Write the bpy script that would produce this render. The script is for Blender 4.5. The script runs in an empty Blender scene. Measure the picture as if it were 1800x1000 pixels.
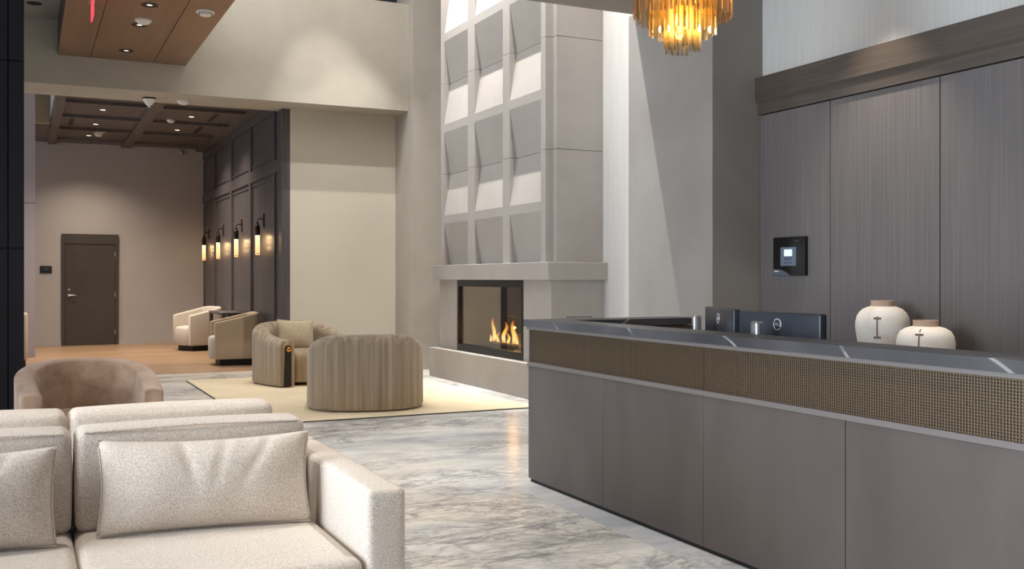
import bpy, bmesh, math, random
from mathutils import Vector, Matrix
random.seed(7)
PI = math.pi
COL = bpy.context.scene.collection
sc = bpy.context.scene

# ------------------------------------------------------------------ helpers
def lin(c):
    c = c / 255.0
    return c / 12.92 if c <= 0.04045 else ((c + 0.055) / 1.055) ** 2.4
def rgb(r, g, b): return (lin(r), lin(g), lin(b), 1.0)

class MB:
    """collects shapes into one mesh"""
    def __init__(s): s.bm = bmesh.new()
    def box(s, x0, x1, y0, y1, z0, z1, bev=0.0, seg=2):
        m = Matrix.Translation(((x0+x1)/2, (y0+y1)/2, (z0+z1)/2)) @ Matrix.Diagonal((abs(x1-x0), abs(y1-y0), abs(z1-z0), 1))
        g = bmesh.ops.create_cube(s.bm, size=1.0, matrix=m)
        if bev > 0:
            es = list({e for v in g['verts'] for e in v.link_edges})
            bmesh.ops.bevel(s.bm, geom=es, offset=bev, segments=seg, profile=0.5, affect='EDGES')
        return s
    def loft(s, rings, closed=True, cap0=True, cap1=True):
        vs = [[s.bm.verts.new(p) for p in r] for r in rings]
        n = len(rings[0])
        for a, b in zip(vs[:-1], vs[1:]):
            for i in range(n if closed else n-1):
                j = (i+1) % n
                s.bm.faces.new((a[i], a[j], b[j], b[i]))
        if cap0: s.bm.faces.new(list(reversed(vs[0])))
        if cap1: s.bm.faces.new(vs[-1])
        return s
    def prism(s, pts, axis, a, b):
        """pts 2D polygon; axis 'x','y','z' extrusion from a to b"""
        def P(p, t):
            if axis == 'x': return (t, p[0], p[1])
            if axis == 'y': return (p[0], t, p[1])
            return (p[0], p[1], t)
        return s.loft([[P(p, a) for p in pts], [P(p, b) for p in pts]])
    def lathe(s, prof, seg=32, cx=0, cy=0, cap=True):
        rings = [[(cx+r*math.cos(2*PI*i/seg), cy+r*math.sin(2*PI*i/seg), z) for i in range(seg)] for r, z in prof]
        return s.loft(rings, True, cap, cap)
    def tube(s, pts, r, seg=8, closed=False):
        pts = [Vector(p) for p in pts]; rings = []
        n = len(pts)
        for i, p in enumerate(pts):
            if closed: t = (pts[(i+1) % n]-pts[i-1])
            else: t = pts[min(i+1, n-1)]-pts[max(i-1, 0)]
            t.normalize()
            up = Vector((0, 0, 1)) if abs(t.z) < 0.9 else Vector((1, 0, 0))
            u = t.cross(up).normalized(); w = t.cross(u).normalized()
            rr = r[i] if isinstance(r, (list, tuple)) else r
            rings.append([tuple(p+u*rr*math.cos(2*PI*k/seg)+w*rr*math.sin(2*PI*k/seg)) for k in range(seg)])
        if closed: rings.append(rings[0]); return s.loft(rings, True, False, False)
        return s.loft(rings)
    def sphere(s, c, r, seg=16, sq=(1, 1, 1)):
        bmesh.ops.create_uvsphere(s.bm, u_segments=seg, v_segments=max(6, seg//2), radius=r,
                                  matrix=Matrix.Translation(c) @ Matrix.Diagonal((sq[0], sq[1], sq[2], 1)))
        return s
    def cushion(s, c, half, r, puff=(0, 0, 0), n=8):
        """rounded box, softly bulged"""
        hx, hy, hz = half
        def ax(h):
            k = [-h, -h+r*0.29, -h+r*0.62, -h+r]
            m = [(-h+r)+(2*(h-r))*i/n for i in range(1, n)]
            return k+m+[-v for v in reversed(k)]
        A = [ax(hx), ax(hy), ax(hz)]
        H = (hx, hy, hz); cache = {}
        def vert(p):
            key = tuple(round(v, 5) for v in p)
            if key in cache: return cache[key]
            q = [max(-H[i]+r, min(H[i]-r, p[i])) for i in range(3)]
            d = Vector((p[0]-q[0], p[1]-q[1], p[2]-q[2]))
            if d.length > 1e-9: d = d.normalized()*r
            u = [p[i]/H[i] for i in range(3)]
            o = [q[i]+d[i] for i in range(3)]
            for i in range(3):
                j, k = (i+1) % 3, (i+2) % 3
                o[i] += puff[i]*u[i]*(1-u[j]**2)*(1-u[k]**2)
            v = s.bm.verts.new((c[0]+o[0], c[1]+o[1], c[2]+o[2])); cache[key] = v
            return v
        for i in range(3):
            j, k = (i+1) % 3, (i+2) % 3
            for sg in (-1, 1):
                for a in range(len(A[j])-1):
                    for b in range(len(A[k])-1):
                        q = []
                        for (da, db) in ((0, 0), (1, 0), (1, 1), (0, 1)):
                            p = [0, 0, 0]; p[i] = sg*H[i]; p[j] = A[j][a+da]; p[k] = A[k][b+db]
                            q.append(vert(p))
                        if sg < 0: q.reverse()
                        try: s.bm.faces.new(q)
                        except ValueError: pass
        return s
    def build(s, name, m, parent=None, smooth=True, ang=40):
        bmesh.ops.recalc_face_normals(s.bm, faces=s.bm.faces[:])
        me = bpy.data.meshes.new(name); s.bm.to_mesh(me); s.bm.free()
        me.materials.append(m)
        if smooth:
            me.shade_smooth(); me.set_sharp_from_angle(angle=math.radians(ang))
        o = bpy.data.objects.new(name, me); COL.objects.link(o)
        if parent: o.parent = parent
        return o

def tag(o, label=None, cat=None, group=None, kind=None):
    if label: o['label'] = label
    if cat: o['category'] = cat
    if group: o['group'] = group
    if kind: o['kind'] = kind
    return o
def thing(name, label, cat, loc=(0, 0, 0), rz=0, group=None):
    o = bpy.data.objects.new(name, None); COL.objects.link(o)
    o.empty_display_size = 0.1
    o.location = loc; o.rotation_euler = (0, 0, rz)
    return tag(o, label, cat, group)
def struct(o): o['kind'] = 'structure'; return o
def sroot(name, loc=(0, 0, 0)):
    o = bpy.data.objects.new(name, None); COL.objects.link(o); o.location = loc; return struct(o)
def dup(root, loc, rz, label, group=None):
    """a copy of a thing with copies of its parts and sub-parts"""
    r = root.copy(); COL.objects.link(r); r.location = loc; r.rotation_euler = (0, 0, rz)
    r['label'] = label
    if group: r['group'] = group
    for ch in list(root.children):
        c = ch.copy(); COL.objects.link(c); c.parent = r
        for g in list(ch.children):
            d = g.copy(); COL.objects.link(d); d.parent = c
    return r

# ------------------------------------------------------------------ materials
class NT:
    def __init__(s, name):
        s.m = bpy.data.materials.new(name); s.m.use_nodes = True
        s.t = s.m.node_tree; s.n = s.t.nodes; s.n.clear()
        s.out = s.n.new('ShaderNodeOutputMaterial')
    def add(s, ty, **kw):
        n = s.n.new(ty)
        for k, v in kw.items():
            if k.startswith('i_'):
                n.inputs[k[2:].replace('_', ' ')].default_value = v
            else: setattr(n, k, v)
        return n
    def link(s, a, b): s.t.links.new(a, b)
    def coord(s, scale=(1, 1, 1), src='Object'):
        tc = s.add('ShaderNodeTexCoord'); mp = s.add('ShaderNodeMapping')
        mp.inputs['Scale'].default_value = scale
        s.link(tc.outputs[src], mp.inputs['Vector']); return mp.outputs['Vector']
    def noise(s, vec, scale=1.0, detail=4, rough=0.55, dist=0.0):
        n = s.add('ShaderNodeTexNoise'); n.inputs['Scale'].default_value = scale
        n.inputs['Detail'].default_value = detail; n.inputs['Roughness'].default_value = rough
        n.inputs['Distortion'].default_value = dist
        s.link(vec, n.inputs['Vector']); return n
    def ramp(s, fac, stops, interp='LINEAR'):
        r = s.add('ShaderNodeValToRGB'); cr = r.color_ramp; cr.interpolation = interp
        while len(cr.elements) < len(stops): cr.elements.new(0.5)
        for e, (p, c) in zip(cr.elements, stops): e.position = p; e.color = c
        s.link(fac, r.inputs['Fac']); return r.outputs['Color']
    def mix(s, fac, a, b, mode='MIX'):
        n = s.add('ShaderNodeMix'); n.data_type = 'RGBA'; n.blend_type = mode
        for sock, v in ((n.inputs[0], fac), (n.inputs[6], a), (n.inputs[7], b)):
            if hasattr(v, 'links') or isinstance(v, bpy.types.NodeSocket): s.link(v, sock)
            else: sock.default_value = v
        return n.outputs[2]
    def math(s, op, a, b=None):
        n = s.add('ShaderNodeMath'); n.operation = op
        for i, v in enumerate((a, b)):
            if v is None: continue
            if isinstance(v, bpy.types.NodeSocket): s.link(v, n.inputs[i])
            else: n.inputs[i].default_value = v
        return n.outputs[0]
    def bsdf(s, col, rough=0.5, metal=0.0, bump=None, bstr=0.3, bdist=0.01, sheen=0, spec=0.5, coat=0):
        b = s.add('ShaderNodeBsdfPrincipled')
        for k, v in (('Base Color', col), ('Roughness', rough), ('Metallic', metal)):
            if isinstance(v, bpy.types.NodeSocket): s.link(v, b.inputs[k])
            else: b.inputs[k].default_value = v
        b.inputs['Specular IOR Level'].default_value = spec
        b.inputs['Sheen Weight'].default_value = sheen
        b.inputs['Coat Weight'].default_value = coat
        if bump is not None:
            bn = s.add('ShaderNodeBump'); bn.inputs['Strength'].default_value = bstr; bn.inputs['Distance'].default_value = bdist
            s.link(bump, bn.inputs['Height']); s.link(bn.outputs['Normal'], b.inputs['Normal'])
        s.link(b.outputs['BSDF'], s.out.inputs['Surface']); return b

def pm(name, c1, c2=None, scale=(3, 3, 3), detail=4, lo=0.35, hi=0.65, rough=0.5, metal=0.0, bump=0, bscale=None, bdist=0.01, sheen=0, spec=0.5, dist=0.0, coat=0):
    t = NT(name)
    if c2 is None: c2 = tuple(v*0.9 for v in c1[:3])+(1,)
    n = t.noise(t.coord(scale), 1.0, detail, 0.55, dist)
    col = t.ramp(n.outputs['Fac'], [(lo, c1), (hi, c2)])
    bh = None
    if bump:
        bh = t.noise(t.coord(bscale or scale), 1.0, 3).outputs['Fac']
    t.bsdf(col, rough, metal, bh, bump, bdist, sheen, spec, coat)
    return t.m
def plain(name, c, rough=0.5, metal=0.0, spec=0.5, coat=0):
    t = NT(name); t.bsdf(c, rough, metal, spec=spec, coat=coat); return t.m
def glow(name, c, strength):
    t = NT(name); e = t.add('ShaderNodeEmission'); e.inputs['Color'].default_value = c; e.inputs['Strength'].default_value = strength
    t.link(e.outputs[0], t.out.inputs['Surface']); return t.m
def clear_glass(name, tint=(1, 1, 1, 1), gloss=0.08, rough=0.02, trans=0.0, tcol=None):
    t = NT(name)
    tr = t.add('ShaderNodeBsdfTransparent'); tr.inputs['Color'].default_value = tint
    gl = t.add('ShaderNodeBsdfGlossy'); gl.inputs['Roughness'].default_value = rough
    lw = t.add('ShaderNodeLayerWeight'); lw.inputs['Blend'].default_value = 0.35
    f = t.math('ADD', t.math('MULTIPLY', lw.outputs['Fresnel'], 0.6), gloss)
    mx = t.add('ShaderNodeMixShader'); t.link(f, mx.inputs[0])
    base = tr.outputs[0]
    if trans > 0:
        ts = t.add('ShaderNodeBsdfTranslucent'); ts.inputs['Color'].default_value = tcol or tint
        m2 = t.add('ShaderNodeMixShader'); m2.inputs[0].default_value = trans
        t.link(tr.outputs[0], m2.inputs[1]); t.link(ts.outputs[0], m2.inputs[2]); base = m2.outputs[0]
    t.link(base, mx.inputs[1]); t.link(gl.outputs[0], mx.inputs[2])
    t.link(mx.outputs[0], t.out.inputs['Surface']); return t.m

def plaster(name, a, b, c):
    t = NT(name)
    v = t.coord()
    n1 = t.noise(v, 0.55, 5, 0.6, 0.6); n2 = t.noise(v, 3.0, 6, 0.65, 0.4)
    col = t.ramp(n1.outputs['Fac'], [(0.33, a), (0.5, b), (0.68, c)])
    col = t.mix(t.math('MULTIPLY', n2.outputs['Fac'], 0.32), col, tuple(x*0.66 for x in b[:3])+(1,))
    t.bsdf(col, 0.75, 0, n2.outputs['Fac'], 0.12, 0.01, spec=0.3); return t.m
PLASTER = plaster('limewash plaster', rgb(186, 178, 168), rgb(176, 169, 158), rgb(165, 157, 147))
PLASTER_WALL = plaster('warm limewash plaster', rgb(192, 185, 172), rgb(184, 177, 163), rgb(173, 165, 152))
PLASTER_COLUMN = plaster('grey limewash plaster', rgb(158, 154, 150), rgb(148, 143, 138), rgb(136, 130, 124))
CAST = plaster('cast stone', rgb(176, 171, 165), rgb(170, 164, 158), rgb(160, 153, 146))
PALE_WALL = pm('pale cream paint', rgb(204, 197, 182), rgb(198, 191, 176), (0.6, 0.6, 0.6), rough=0.7, spec=0.3)
LOUNGE_WALL = pm('taupe paint', rgb(170, 161, 154), rgb(162, 153, 146), (0.5, 0.5, 0.5), rough=0.75, spec=0.3)
LILAC = pm('lilac grey paint', rgb(176, 166, 170), rgb(168, 158, 162), (0.5, 0.5, 0.5), rough=0.6)
WALLPAPER = pm('pale grasscloth', rgb(194, 192, 189), rgb(186, 183, 180), (60, 60, 1.2), detail=3, rough=0.8, spec=0.2, bump=0.1)
CEIL = pm('ceiling plaster', rgb(158, 150, 142), rgb(148, 140, 132), (0.7, 0.7, 0.7), rough=0.8, spec=0.2)
WOOD_WALL = pm('grey brown oak veneer', rgb(105, 100, 99), rgb(91, 86, 86), (60, 60, 0.9), detail=5, lo=0.3, hi=0.72, rough=0.5, bump=0.05, spec=0.4, dist=0.3)
WOOD_TRIM = pm('dark oak crown', rgb(82, 73, 66), rgb(69, 60, 53), (30, 0.9, 30), detail=4, rough=0.5)
WOOD_SOFFIT = pm('warm brown veneer', rgb(134, 100, 74), rgb(120, 88, 64), (14, 0.5, 14), detail=4, rough=0.32, spec=0.45)
WOOD_DARK = pm('dark stained wood', rgb(86, 80, 80), rgb(72, 67, 67), (20, 20, 0.8), detail=4, rough=0.42)
COFFER = pm('dark brown coffers', rgb(100, 92, 88), rgb(88, 80, 76), (12, 0.8, 12), detail=4, rough=0.5)
DOOR = pm('espresso paint', rgb(66, 58, 51), rgb(60, 52, 46), (2, 2, 2), rough=0.5)
BLACKMETAL = plain('black metal', rgb(18, 19, 23), 0.4, 0.2)
BLACK = plain('matte black', rgb(13, 13, 14), 0.55)
PILLAR = pm('dark navy lacquer', rgb(24, 24, 29), rgb(20, 20, 24), (1, 1, 1), rough=0.5, spec=0.25)
CHROME = plain('brushed steel', rgb(200, 200, 203), 0.28, 1.0)
BRASS = plain('polished brass', rgb(205, 140, 70), 0.2, 1.0)
BRONZE_DARK = plain('dark bronze', rgb(48, 40, 36), 0.35, 0.8)
WHITE = plain('white plastic', rgb(235, 233, 228), 0.4)
LIPM = plain('satin nickel strip', rgb(118, 112, 110), 0.55, 0.5)
DESK = pm('bronzed metal sheet', rgb(107, 98, 95), rgb(96, 87, 84), (2.2, 2.2, 0.9), detail=5, rough=0.42, metal=0.55, dist=0.5)
WIRE = plain('bronze wire', rgb(118, 101, 82), 0.45, 0.7)
MESHBACK = plain('dark mesh backing', rgb(24, 22, 21), 0.7)
DESKWOOD = pm('brown desk veneer', rgb(96, 76, 66), rgb(80, 62, 54), (1, 12, 12), rough=0.5)

def boucle():
    t = NT('boucle fabric')
    v = t.coord()
    n = t.noise(v, 230, 3, 0.7); n2 = t.noise(v, 2.5, 3)
    col = t.ramp(n.outputs['Fac'], [(0.34, rgb(178, 162, 147)), (0.5, rgb(216, 203, 190)), (0.64, rgb(240, 230, 219))])
    col = t.mix(t.math('MULTIPLY', n2.outputs['Fac'], 0.12), col, rgb(190, 176, 164))
    t.bsdf(col, 0.95, 0, n.outputs['Fac'], 0.55, 0.006, 0.2, 0.1); return t.m
BOUCLE = boucle()
def velvet(name, a, b, scale, c=None):
    t = NT(name)
    n = t.noise(t.coord(scale), 1.0, 4, 0.6, 0.3); n2 = t.noise(t.coord((5, 5, 5)), 1.0, 4, 0.6)
    col = t.ramp(n.outputs['Fac'], [(0.34, a), (0.66, b)])
    if c: col = t.mix(t.math('MULTIPLY', n2.outputs['Fac'], 0.5), col, c)
    t.bsdf(col, 0.8, 0, None, sheen=0.35, spec=0.2); return t.m
VELVET_STRIPE = velvet('taupe striped velvet', rgb(186, 167, 143), rgb(142, 123, 103), (22, 22, 0.5))
VELVET_BROWN = velvet('rosy brown velvet', rgb(170, 143, 122), rgb(126, 101, 83), (7, 7, 7), rgb(150, 123, 102))
PILLOW_FAB = pm('beige linen', rgb(214, 199, 172), rgb(198, 182, 154), (60, 60, 60), rough=0.9, sheen=0.2, spec=0.1)
LINEN = pm('oatmeal chair fabric', rgb(206, 196, 184), rgb(194, 183, 170), (70, 70, 70), rough=0.9, spec=0.15)
LINEN_TAN = pm('tan chair fabric', rgb(196, 178, 152), rgb(184, 166, 141), (70, 70, 70), rough=0.9, spec=0.15)
RUG = pm('cream wool rug', rgb(240, 224, 194), rgb(228, 210, 178), (1.6, 1.6, 1.6), detail=6, rough=0.95, bump=0.3, bscale=(160, 160, 160), bdist=0.004, spec=0.1)
RUG_EDGE = plain('dark rug binding', rgb(70, 66, 62), 0.9)

def marble_floor():
    t = NT('veined marble tile')
    v = t.coord()
    sx = t.add('ShaderNodeSeparateXYZ'); t.link(v, sx.inputs[0])
    border = t.math('MULTIPLY', t.math('GREATER_THAN', sx.outputs[0], 2.78), t.math('LESS_THAN', sx.outputs[1], 5.72))
    off = t.add('ShaderNodeVectorMath'); off.operation = 'MULTIPLY_ADD'
    cb = t.add('ShaderNodeCombineXYZ'); 
    for i in range(3): t.link(border, cb.inputs[i])
    t.link(cb.outputs[0], off.inputs[0]); off.inputs[1].default_value = (7.3, 3.1, 5.0); t.link(v, off.inputs[2])
    mp = t.add('ShaderNodeMapping'); mp.inputs['Rotation'].default_value = (0, 0, math.radians(33)); mp.inputs['Scale'].default_value = (0.75, 1.6, 1)
    t.link(off.outputs[0], mp.inputs['Vector']); p = mp.outputs['Vector']
    cloud = t.noise(p, 0.8, 8, 0.62, 1.2)
    base = t.ramp(cloud.outputs['Fac'], [(0.30, rgb(180, 182, 187)), (0.45, rgb(218, 218, 217)), (0.56, rgb(240, 237, 231)), (0.7, rgb(222, 220, 217))])
    warm = t.noise(p, 0.42, 4, 0.55, 0.6)
    wf = t.ramp(warm.outputs['Fac'], [(0.48, (0, 0, 0, 1)), (0.68, (1, 1, 1, 1))])
    wfv = t.math('MULTIPLY', wf, 0.55)
    base = t.mix(wfv, base, rgb(205, 190, 164))
    for sc_, wid, dist, c, amt in ((1.3, 0.035, 1.6, rgb(104, 106, 112), 0.62), (3.1, 0.04, 1.2, rgb(120, 118, 118), 0.55), (0.6, 0.02, 2.2, rgb(94, 95, 102), 0.65), (6.5, 0.06, 0.8, rgb(140, 136, 132), 0.4)):
        n = t.noise(p, sc_, 7, 0.6, dist)
        d = t.math('ABSOLUTE', t.math('SUBTRACT', n.outputs['Fac'], 0.5))
        f = t.ramp(d, [(0.0, (1, 1, 1, 1)), (wid, (0, 0, 0, 1))])
        msk = t.noise(p, 0.9, 3, 0.5)
        mk = t.ramp(msk.outputs['Fac'], [(0.4, (0.15, 0.15, 0.15, 1)), (0.62, (1, 1, 1, 1))])
        base = t.mix(t.math('MULTIPLY', t.math('MULTIPLY', f, mk), amt), base, c)
    base = t.mix(t.math('MULTIPLY', border, 0.45), base, rgb(160, 165, 176))
    t.bsdf(base, 0.24, 0, spec=0.5); return t.m
MARBLE = marble_floor()
def stone_top():
    t = NT('dark grey marble')
    v = t.coord((1, 1, 1)); n = t.noise(v, 2.2, 5, 0.55)
    col = t.ramp(n.outputs['Fac'], [(0.35, rgb(52, 52, 56)), (0.65, rgb(72, 71, 74))])
    wv = t.add('ShaderNodeTexWave'); wv.wave_type = 'BANDS'; wv.bands_direction = 'DIAGONAL'
    wv.inputs['Scale'].default_value = 0.8; wv.inputs['Distortion'].default_value = 2.6; wv.inputs['Detail'].default_value = 3; wv.inputs['Detail Scale'].default_value = 0.8
    t.link(t.coord((1.0, 1.0, -1.6)), wv.inputs['Vector'])
    f = t.ramp(wv.outputs['Fac'], [(0.998, (0, 0, 0, 1)), (1.0, (1, 1, 1, 1))])
    mk = t.ramp(t.noise(t.coord((2.3, 1.7, 9.0)), 1.0, 2).outputs['Fac'], [(0.35, (0.1, 0.1, 0.1, 1)), (0.5, (1, 1, 1, 1))])
    f = t.math('MULTIPLY', f, mk)
    col = t.mix(t.math('MULTIPLY', f, 0.5), col, rgb(180, 178, 176))
    t.bsdf(col, 0.36, 0, spec=0.5); return t.m
STONE = stone_top()
def wood_floor():
    t = NT('oak plank floor')
    v = t.coord()
    br = t.add('ShaderNodeTexBrick'); br.offset = 0.37
    mp = t.add('ShaderNodeMapping'); mp.inputs['Rotation'].default_value = (0, 0, 0)
    t.link(v, mp.inputs['Vector']); t.link(mp.outputs[0], br.inputs['Vector'])
    br.inputs['Scale'].default_value = 1.0; br.inputs['Brick Width'].default_value = 1.5; br.inputs['Row Height'].default_value = 0.18
    br.inputs['Mortar Size'].default_value = 0.002
    br.inputs['Color1'].default_value = rgb(180, 148, 116); br.inputs['Color2'].default_value = rgb(156, 124, 95); br.inputs['Mortar'].default_value = rgb(90, 66, 48)
    n = t.noise(t.coord((1.2, 22, 1)), 1.0, 4)
    col = t.mix(t.math('MULTIPLY', n.outputs['Fac'], 0.4), br.outputs['Color'], rgb(128, 96, 70))
    t.bsdf(col, 0.35, 0, spec=0.4); return t.m
WOODFLOOR = wood_floor()
def flame_mat():
    t = NT('fire')
    g = t.add('ShaderNodeTexCoord'); s = t.add('ShaderNodeSeparateXYZ'); t.link(g.outputs['Generated'], s.inputs[0])
    c = t.ramp(s.outputs[2], [(0.0, rgb(255, 150, 60)), (0.2, rgb(255, 225, 150)), (0.55, rgb(255, 190, 80)), (1.0, rgb(230, 100, 30))])
    e = t.add('ShaderNodeEmission'); e.inputs['Strength'].default_value = 3.2; t.link(c, e.inputs['Color'])
    tr = t.add('ShaderNodeBsdfTransparent'); mx = t.add('ShaderNodeMixShader')
    f = t.ramp(s.outputs[2], [(0.0, (0.35, 0.35, 0.35, 1)), (0.45, (0.1, 0.1, 0.1, 1)), (1.0, (0.8, 0.8, 0.8, 1))])
    t.link(f, mx.inputs[0]); t.link(e.outputs[0], mx.inputs[1]); t.link(tr.outputs[0], mx.inputs[2])
    t.link(mx.outputs[0], t.out.inputs['Surface']); return t.m
FLAME = flame_mat()
FIREGLASS = clear_glass('fireplace glass', (0.93, 0.93, 0.93, 1), 0.03, 0.01)
def amber_glass():
    t = NT('amber to clear glass')
    g = t.add('ShaderNodeTexCoord'); z = t.add('ShaderNodeSeparateXYZ'); t.link(g.outputs['Generated'], z.inputs[0])
    tint = t.ramp(z.outputs[2], [(0.0, (0.96, 0.92, 0.86, 1)), (0.22, (0.95, 0.84, 0.62, 1)), (0.55, (0.97, 0.80, 0.46, 1)), (1.0, (0.93, 0.7, 0.36, 1))])
    tr = t.add('ShaderNodeBsdfTransparent'); t.link(tint, tr.inputs['Color'])
    ts = t.add('ShaderNodeBsdfTranslucent'); ts.inputs['Color'].default_value = (1.0, 0.76, 0.36, 1)
    gl = t.add('ShaderNodeBsdfGlossy'); gl.inputs['Roughness'].default_value = 0.04
    m1 = t.add('ShaderNodeMixShader'); t.link(t.math('MULTIPLY', z.outputs[2], 0.24), m1.inputs[0])
    t.link(tr.outputs[0], m1.inputs[1]); t.link(ts.outputs[0], m1.inputs[2])
    lw = t.add('ShaderNodeLayerWeight'); lw.inputs['Blend'].default_value = 0.35
    f = t.math('ADD', t.math('MULTIPLY', lw.outputs['Fresnel'], 0.7), 0.12)
    m2 = t.add('ShaderNodeMixShader'); t.link(f, m2.inputs[0]); t.link(m1.outputs[0], m2.inputs[1]); t.link(gl.outputs[0], m2.inputs[2])
    t.link(m2.outputs[0], t.out.inputs['Surface']); return t.m
AMBER = amber_glass()
VASE = pm('bleached wood', rgb(240, 234, 226), rgb(214, 192, 168), (3, 3, 2.6), detail=6, lo=0.42, hi=0.72, rough=0.75, bump=0.1, dist=0.8)
VASE_NECK = pm('pale brown wood', rgb(196, 170, 150), rgb(168, 136, 112), (8, 8, 3), rough=0.7)
VASE_CRACK = plain('brown wood inlay', rgb(138, 112, 96), 0.7)

# ------------------------------------------------------------------ setting
XG, XB, XW = 5.05, 5.14, 5.72        # relief front, chimney breast front, wall behind
YU = 13.85                           # upper wall over the lounge opening
def slab(name, m, x0, x1, y0, y1, z0, z1, parent=None):
    o = MB().box(x0, x1, y0, y1, z0, z1).build(name, m, parent, smooth=False)
    if parent is None: struct(o)
    return o
slab('floor', MARBLE, -5.2, 6.0, -4.2, 14.55, -0.2, 0)
slab('floor_lounge', WOODFLOOR, -5.2, 6.0, 14.55, 21.9, -0.2, 0)
slab('wall_right', WALLPAPER, XW, XW+0.28, -4.2, 14.6, 0, 7.0)
slab('wall_right_upper', WALLPAPER, 5.565, XW, -4.2, 6.70, 0, 3.75)
slab('column_reception', PLASTER_COLUMN, XG, XW, 6.70, 7.97, 0, 3.75)
slab('column_lounge', PLASTER, 5.01, XW, 13.66, 14.60, 0, 7.0)
slab('wall_upper', PLASTER_WALL, -5.0, 5.01, YU, 14.70, 3.75, 5.30)
slab('wall_upper_head', PLASTER_WALL, -5.0, 3.6, YU, 14.70, 5.30, 7.0)
slab('wall_lounge_front', PALE_WALL, 3.42, 5.01, 14.42, 14.60, 0, 3.75)
slab('wall_back', LOUNGE_WALL, -5.2, 5.0, 21.6, 21.8, 0, 4.4)
slab('wall_left', PLASTER_WALL, -5.2, -5.0, -4.2, -3.4, 0, 4.55)
slab('ceiling_reception', CEIL, 1.9, XW, -4.2, 7.88, 3.75, 3.95)
slab('ceiling_left', CEIL, -5.2, 1.88, -4.2, YU, 4.55, 4.75)
slab('ceiling_atrium', CEIL, 1.88, XW+0.2, 7.6, 14.7, 7.0, 7.2)
slab('wall_atrium_left', PLASTER_WALL, 1.84, 1.90, 3.0, YU, 4.121, 4.95)
slab('wall_atrium_left_pier', PLASTER_WALL, 1.84, 1.90, 3.0, 8.3, 4.95, 7.0)
slab('wall_atrium_left_pier', PLASTER_WALL, 1.84, 1.90, 13.5, YU, 4.95, 7.0)
slab('wall_atrium_left_head', PLASTER_WALL, 1.84, 1.90, 8.3, 13.5, 6.75, 7.0)
slab('wall_atrium_near', PLASTER_WALL, 1.9, XW, 7.80, 7.88, 3.95, 7.0)
slab('wall_front', PLASTER_WALL, -5.2, 6.0, -4.4, -4.2, 0, 0.4)
# dark clerestory opening over the upper wall
w = sroot('window_1')
MB().box(3.6, 5.0, 14.35, 14.42, 5.3, 7.0).build('pane', plain('dark glass', rgb(46, 50, 56), 0.15), w, False)
MB().box(3.6, 5.0, 14.28, 14.35, 5.3, 5.36).box(4.28, 4.33, 14.28, 14.35, 5.36, 7.0).build('window_frame', BLACKMETAL, w, False)
slab('wall_upper_backing', PLASTER_WALL, 3.6, 5.01, 14.45, 14.70, 5.30, 7.0)

# daylight side: tall windows along the left wall and behind the camera
def window_wall(n, x0, x1, y0, y1, z0, z1, axis):
    r = sroot('window_%d' % n)
    m = MB(); k = 3
    if axis == 'x':
        m.box(x0, x1, y0, y1, z0, z0+0.08).box(x0, x1, y0, y1, z1-0.08, z1)
        for i in range(k+1):
            yy = y0+(y1-y0-0.08)*i/k; m.box(x0, x1, yy, yy+0.08, z0+0.08, z1-0.08)
    else:
        m.box(x0, x1, y0, y1, z0, z0+0.08).box(x0, x1, y0, y1, z1-0.08, z1)
        for i in range(k+1):
            xx = x0+(x1-x0-0.08)*i/k; m.box(xx, xx+0.08, y0, y1, z0+0.08, z1-0.08)
    m.build('window_frame', BLACKMETAL, r, False)
wy = [(-3.4, 0.4), (1.2, 5.0), (5.8, 9.6), (10.4, 13.4)]
for i, (a, b) in enumerate(wy):
    window_wall(2+i, -5.16, -5.04, a, b, 0.15, 4.2, 'x')
    slab('wall_left_pier', PLASTER_WALL, -5.2, -5.0, b, (wy[i+1][0] if i < 3 else 15.2), 0, 4.55)
    slab('wall_left_head', PLASTER_WALL, -5.2, -5.0, a, b, 4.2, 4.55)
    slab('wall_left_sill', PLASTER_WALL, -5.2, -5.0, a, b, 0, 0.15)
window_wall(8, -5.16, -5.04, 15.2, 18.2, 0.15, 3.9, 'x')
slab('wall_left_head', PLASTER_WALL, -5.2, -5.0, 15.2, 18.2, 3.9, 5.0)
slab('wall_left_sill', PLASTER_WALL, -5.2, -5.0, 15.2, 18.2, 0, 0.15)
slab('wall_left_pier', PLASTER_WALL, -5.2, -5.0, 18.2, 21.6, 0, 5.0)
window_wall(6, -4.6, 1.4, -4.36, -4.24, 0.4, 3.6, 'y')
window_wall(7, 1.88, 1.90, 8.3, 13.5, 4.95, 6.75, 'x')  # unseen atrium window, added so light reaches the fireplace front
slab('wall_front_pier', PLASTER_WALL, 1.4, 6.0, -4.4, -4.2, 0.4, 3.75)
slab('wall_front_head', PLASTER_WALL, -5.2, 1.9, -4.4, -4.2, 3.6, 4.55)

# oak panelling behind the desk
pan = sroot('wall_panelling')
ys = [6.695, 5.877, 4.852, 3.827, 2.802, 1.777, 0.752]
MB().box(5.5555, 5.565, 0.75, 6.69, 0, 2.68).build('backing', BLACK, pan, False)
for a, b in zip(ys[:-1], ys[1:]):
    MB().box(5.535, 5.5555, b+0.004, a-0.004, 0.0, 2.676).build('wall_panel', WOOD_WALL, pan, False)
struct(MB().prism([(5.565, 2.99), (5.485, 2.99), (5.485, 2.80), (5.505, 2.77), (5.515, 2.683), (5.565, 2.683)], 'y', 0.75, 6.70).build('trim_1', WOOD_TRIM, None, False))

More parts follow.
